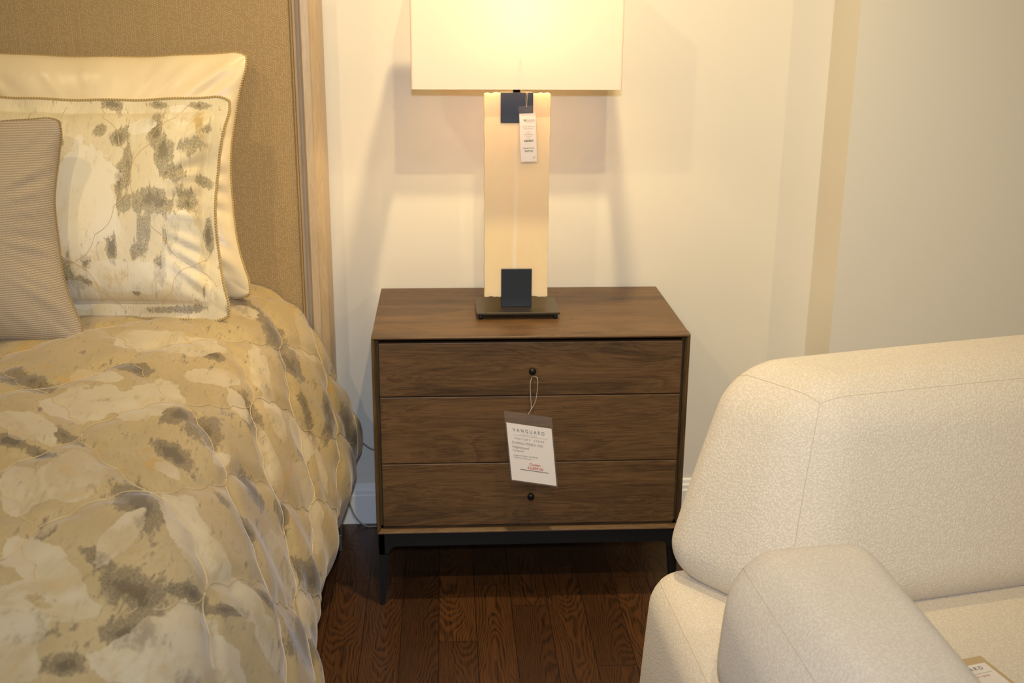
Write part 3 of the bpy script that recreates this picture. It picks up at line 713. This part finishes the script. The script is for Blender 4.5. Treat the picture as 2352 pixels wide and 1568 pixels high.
def satin_mat():
    m=NT('ivory_satin'); n=m.noise(m.coord((1,1,1)),7,3,.5,.4); m.set(Base_Color=m.mix(n,srgb(224,206,170),srgb(216,196,158)),Roughness=.36,Specular_IOR_Level=.5,Anisotropic=.3,Sheen_Weight=.2); m.bump(n,.35,.012); return m.m
def ribbed_mat():
    m=NT('taupe_ribbed_weave'); s=m.n('ShaderNodeTexCoord'); sp=m.n('ShaderNodeSeparateXYZ'); m.l(s.outputs['Object'],sp.inputs[0])
    wob=m.math('MULTIPLY',m.math('ABSOLUTE',m.math('SUBTRACT',m.math('FRACT',m.math('DIVIDE',sp.outputs[0],.0062)),.5)),.0026)
    z=m.math('ADD',sp.outputs[2],wob); w=m.math('SINE',m.math('MULTIPLY',z,2*math.pi/.0046)); n=m.noise(m.coord(),160,3)
    w=m.math('MULTIPLY_ADD',w,.5,.5); w=m.math('MULTIPLY',w,m.math('MULTIPLY_ADD',n,.8,.55))
    c=m.mix(w,srgb(146,130,107),srgb(184,168,145)); m.set(Base_Color=c,Roughness=.75,Specular_IOR_Level=.2,Sheen_Weight=.2); m.bump(w,.6,.0012); return m.m
pillow('satin_pillow','ivory satin pillow with gold rope edge leaning against the headboard, rearmost of three',(-.640,.125,.772),0,.29,.715,.605,.13,satin_mat(),M_CORDTRIM,0,.16,.06,seed=1,wr=.012)
PP=([(-.015,.275,.072,.135,0),(.177,.474,.025,.03,0),(.19,.16,.04,.09,0),(.08,.10,.09,.035,0),(-.05,.06,.05,.03,0),(-.10,.2,.022,.08,0),(.1,.44,.03,.02,.2),(-.2,.3,.06,.08,0)],
    [(.076,.35,.014,.05,0),(.115,.265,.045,.035,0),(.11,.20,.024,.05,0),(.15,.38,.022,.03,0),(.13,.43,.016,.045,0),(.215,.40,.03,.028,0),(.175,.33,.03,.02,.4),(.23,.32,.02,.015,0),(-.085,.39,.025,.03,0),(-.01,.125,.014,.022,0),(.045,.16,.010,.03,0),(.145,.12,.014,.04,0),(-.015,.09,.02,.02,0),(-.065,.10,.03,.05,0),(.16,.03,.06,.012,0),(.13,.50,.03,.010,0),(.215,.50,.03,.010,0),(.02,.50,.02,.012,0),(-.2,.15,.03,.05,0),(.20,.27,.02,.05,.2),(.07,.26,.018,.03,0),(.17,.20,.015,.04,0),(.05,.41,.02,.02,0),(.09,.08,.012,.03,0),(.18,.10,.01,.04,0),(-.11,.44,.03,.02,0),(.01,.43,.015,.02,0),(.24,.20,.012,.05,0),(.235,.44,.015,.02,0),(.06,.30,.01,.05,0),(.10,.16,.02,.02,0)])
pillow('patterned_pillow','square pillow in cream and taupe brushed print with flange and rope edge, middle of three',(-.600,-.070,.772),0,.36,.605,.525,.15,M_PRINTL,M_CORDTRIM,.035,.15,.05,seed=2,wr=.010,print_uv=PP,threads=True)
pillow('ribbed_pillow','taupe ribbed pillow with twisted rope edge, frontmost of three on the duvet',(-.870,-.235,.762),.10,.36,.545,.500,.17,ribbed_mat(),M_CORDTRIM2,0,.17,.075,tp=.07,seed=3,wr=.007)

# =============== sofa ===============
so=empty('sofa',(1.5,-1.1,0),'cream boucle sofa with thick rounded back and arm, right of the nightstand','sofa')
SP=np.array([.80,-.81]); ph=math.radians(11); SE=np.array([math.cos(ph),math.sin(ph)]); SN=np.array([-math.sin(ph),math.cos(ph)])
def boucle():
    m=NT('cream_boucle'); v=m.coord(); n=m.noise(v,300,3,.6,.8); vo=m.n('ShaderNodeTexVoronoi'); vo.inputs['Scale'].default_value=230; m.l(v,vo.inputs['Vector']); n2=m.noise(v,14,3)
    f=m.math('ADD',m.math('MULTIPLY',n,.6),m.math('MULTIPLY',vo.outputs['Distance'],-.5))
    c=m.mix(m.ramp(f,[(.0,(0,0,0)),(.45,(1,1,1))]),srgb(214,202,182),srgb(245,235,217)); c=m.mix(m.math('MULTIPLY',n2,.15),c,srgb(214,203,186))
    m.set(Base_Color=c,Roughness=.85,Specular_IOR_Level=.2,Sheen_Weight=.3,Sheen_Roughness=.5); m.bump(f,.85,.0016); return m.m
M_BOU=boucle(); M_SEAM=plain('seam_thread',srgb(206,192,168),.8)
class Block:
    """rounded, softly bulging block given by eight corners (e,n,z): order (front,back)x(left,right)x(bottom,top)"""
    def __init__(s,c,r,bulge,dims): s.c=np.array(c,float); s.r=r; s.b=bulge; s.h=np.array(dims)/2
    def map(s,q):
        q=np.asarray(q,float); h=s.h; r=min(s.r,h.min()*.98)
        p=q*h; inner=np.clip(p,-(h-r),(h-r)); d=p-inner; l=np.linalg.norm(d,axis=-1,keepdims=True); p2=inner+d/np.maximum(l,1e-9)*r
        u=p2/h
        for k in range(3):
            o=[i for i in range(3) if i!=k]; p2k=s.b*np.clip(1-u[...,o[0]]**2,0,1)*np.clip(1-u[...,o[1]]**2,0,1)*np.sign(u[...,k])*np.abs(u[...,k])**4
            p2[...,k]+=p2k
        u=p2/h; t=(u+1)/2; a,b,c=t[...,0:1],t[...,1:2],t[...,2:3]
        C8=s.c.reshape(2,2,2,3)   # [n][e][z]
        res=0
        for i in (0,1):
            for j in (0,1):
                for k in (0,1):
                    res=res+(a if j else 1-a)*(b if i else 1-b)*(c if k else 1-c)*C8[i,j,k]
        w=np.concatenate([SP+res[...,0:1]*SE+res[...,1:2]*SN,res[...,2:3]],-1)
        return w
    def build(s,name,mat,parent,N=34):
        g=np.linspace(-1,1,N); g=np.sign(g)*(1-(1-np.abs(g))**1.5)
        V=[];F=[];k=0
        for ax in range(3):
            for sg in (-1,1):
                A,B=np.meshgrid(g,g,indexing='ij'); q=np.zeros((N,N,3)); q[...,ax]=sg; o=[i for i in range(3) if i!=ax]; q[...,o[0]]=A; q[...,o[1]]=B
                V.append(s.map(q).reshape(-1,3)); F+=[tuple(x+k for x in f) for f in grid_faces(N,N)]; k+=N*N
        ob=mesh(name,np.concatenate(V),F,mat,parent,True)
        bm=bmesh.new(); bm.from_mesh(ob.data); bmesh.ops.remove_doubles(bm,verts=bm.verts,dist=1e-5); bmesh.ops.recalc_face_normals(bm,faces=bm.faces); bm.to_mesh(ob.data); bm.free()
        ob.data.polygons.foreach_set('use_smooth',[True]*len(ob.data.polygons)); return ob
    def seam(s,pairs,parent,r=.0007):
        Ps=[]
        for a,b in pairs:
            t=np.linspace(-1,1,140)[:,None]; t=np.sign(t)*(1-(1-np.abs(t))**1.3); a_,b_=np.array(a,float),np.array(b,float); Ps.append(s.map(a_*(1-t)/2+b_*(1+t)/2))
        tubes('seam',Ps,r,M_SEAM,parent,5)
# corners in order [front/back][left/right][bottom/top]
def corners(fl,fr,bl,br,zb,zt,flt=None,frt=None,blt=None,brt=None):
    flt=flt or fl; frt=frt or fr; blt=blt or bl; brt=brt or br
    return [(*fl,zb),(*flt,zt),(*fr,zb),(*frt,zt),(*bl,zb),(*blt,zt),(*br,zb),(*brt,zt)]
base=Block(corners((-.345,-.98),(1.75,-.98),(-.185,.33),(1.75,.36),.06,.396,(-.345,-.96),(1.75,-.96),(-.17,.31),(1.75,.36)),.07,.012,(2.0,1.3,.35)); bo=base.build('base',M_BOU,so,40)
base.seam([((-1,-1,1),(-1,1,1)),((-1,1,1),(1,1,1)),((-1,-1,-1),(-1,-1,1))],bo)
seat=Block(corners((-.02,-1.0),(1.72,-1.0),(.06,.12),(1.72,.16),.27,.398),.035,.008,(1.7,1.1,.13)); st=seat.build('seat_cushion',M_BOU,so,34)
back=Block(corners((-.03,-.012),(1.76,.02),(-.200,.29),(1.76,.33),.392,.820,(.07,.105),(1.76,.15),(-.035,.33),(1.76,.335)),.082,.016,(1.75,.27,.39)); bk=back.build('backrest',M_BOU,so,44)
back.seam([((-1,-1,-1),(-1,-1,1)),((-1,-1,1),(1,-1,1)),((-1,-1,1),(-1,1,1))],bk)
arm=Block(corners((-.34,-.95),(-.062,-.95),(-.222,-.085),(.08,-.105),.37,.658,(-.315,-.93),(-.082,-.93),(-.205,-.095),(.06,-.115)),.085,.018,(.30,.85,.24)); ar=arm.build('arm',M_BOU,so,40)
arm.seam([((-1,-1,1),(-1,1,1)),((-1,1,1),(-1,1,-1))],ar)
for e,n in ((-.12,.2),(-.28,-.85),(1.6,.2),(1.6,-.85)):
    xy=SP+SE*e+SN*n; boxes('foot',[(xy[0]-.03,xy[0]+.03,xy[1]-.03,xy[1]+.03,0,.075)],M_BLACK,so,.004,2)
# tag lying on the seat
st_=empty('price_tag',(1.0,-.97,.436),'cream shop tag in clear sleeve lying on the sofa seat beside the arm','price tag')
o_=SP+SE*.256+SN*-.168; zt=.4135
XD=Vector((SE[0],SE[1],0)); YD=Vector((SN[0],SN[1],0))
import math as _m
ang=.06; XD2=Vector((math.cos(ph+ang),math.sin(ph+ang),0)); YD2=Vector((-math.sin(ph+ang),math.cos(ph+ang),0))
SM=frame_mat((o_[0],o_[1],zt),XD2,YD2)
rect('clear_sleeve',-.115,0,-.19,0,0,NT('buff_sleeve').set(Base_Color=srgb(190,166,124),Roughness=.25).m,SM,st_,.0008)
rect('card',-.107,-.008,-.18,-.020,.0006,PAPER,SM,st_,.0004)
SM2=SM@Matrix.Translation((0,0,.0006))
text('VANGUARD',.0125,-.100,-.036,INK,SM2,st_,spacing=1.55,xs=.84)
rect('rule_line',-.095,-.014,-.0455,-.0450,.0003,INKL,SM2,st_)
text('FACTORY  STORE',.0066,-.096,-.056,RED,SM2,st_,spacing=1.6,xs=.9)
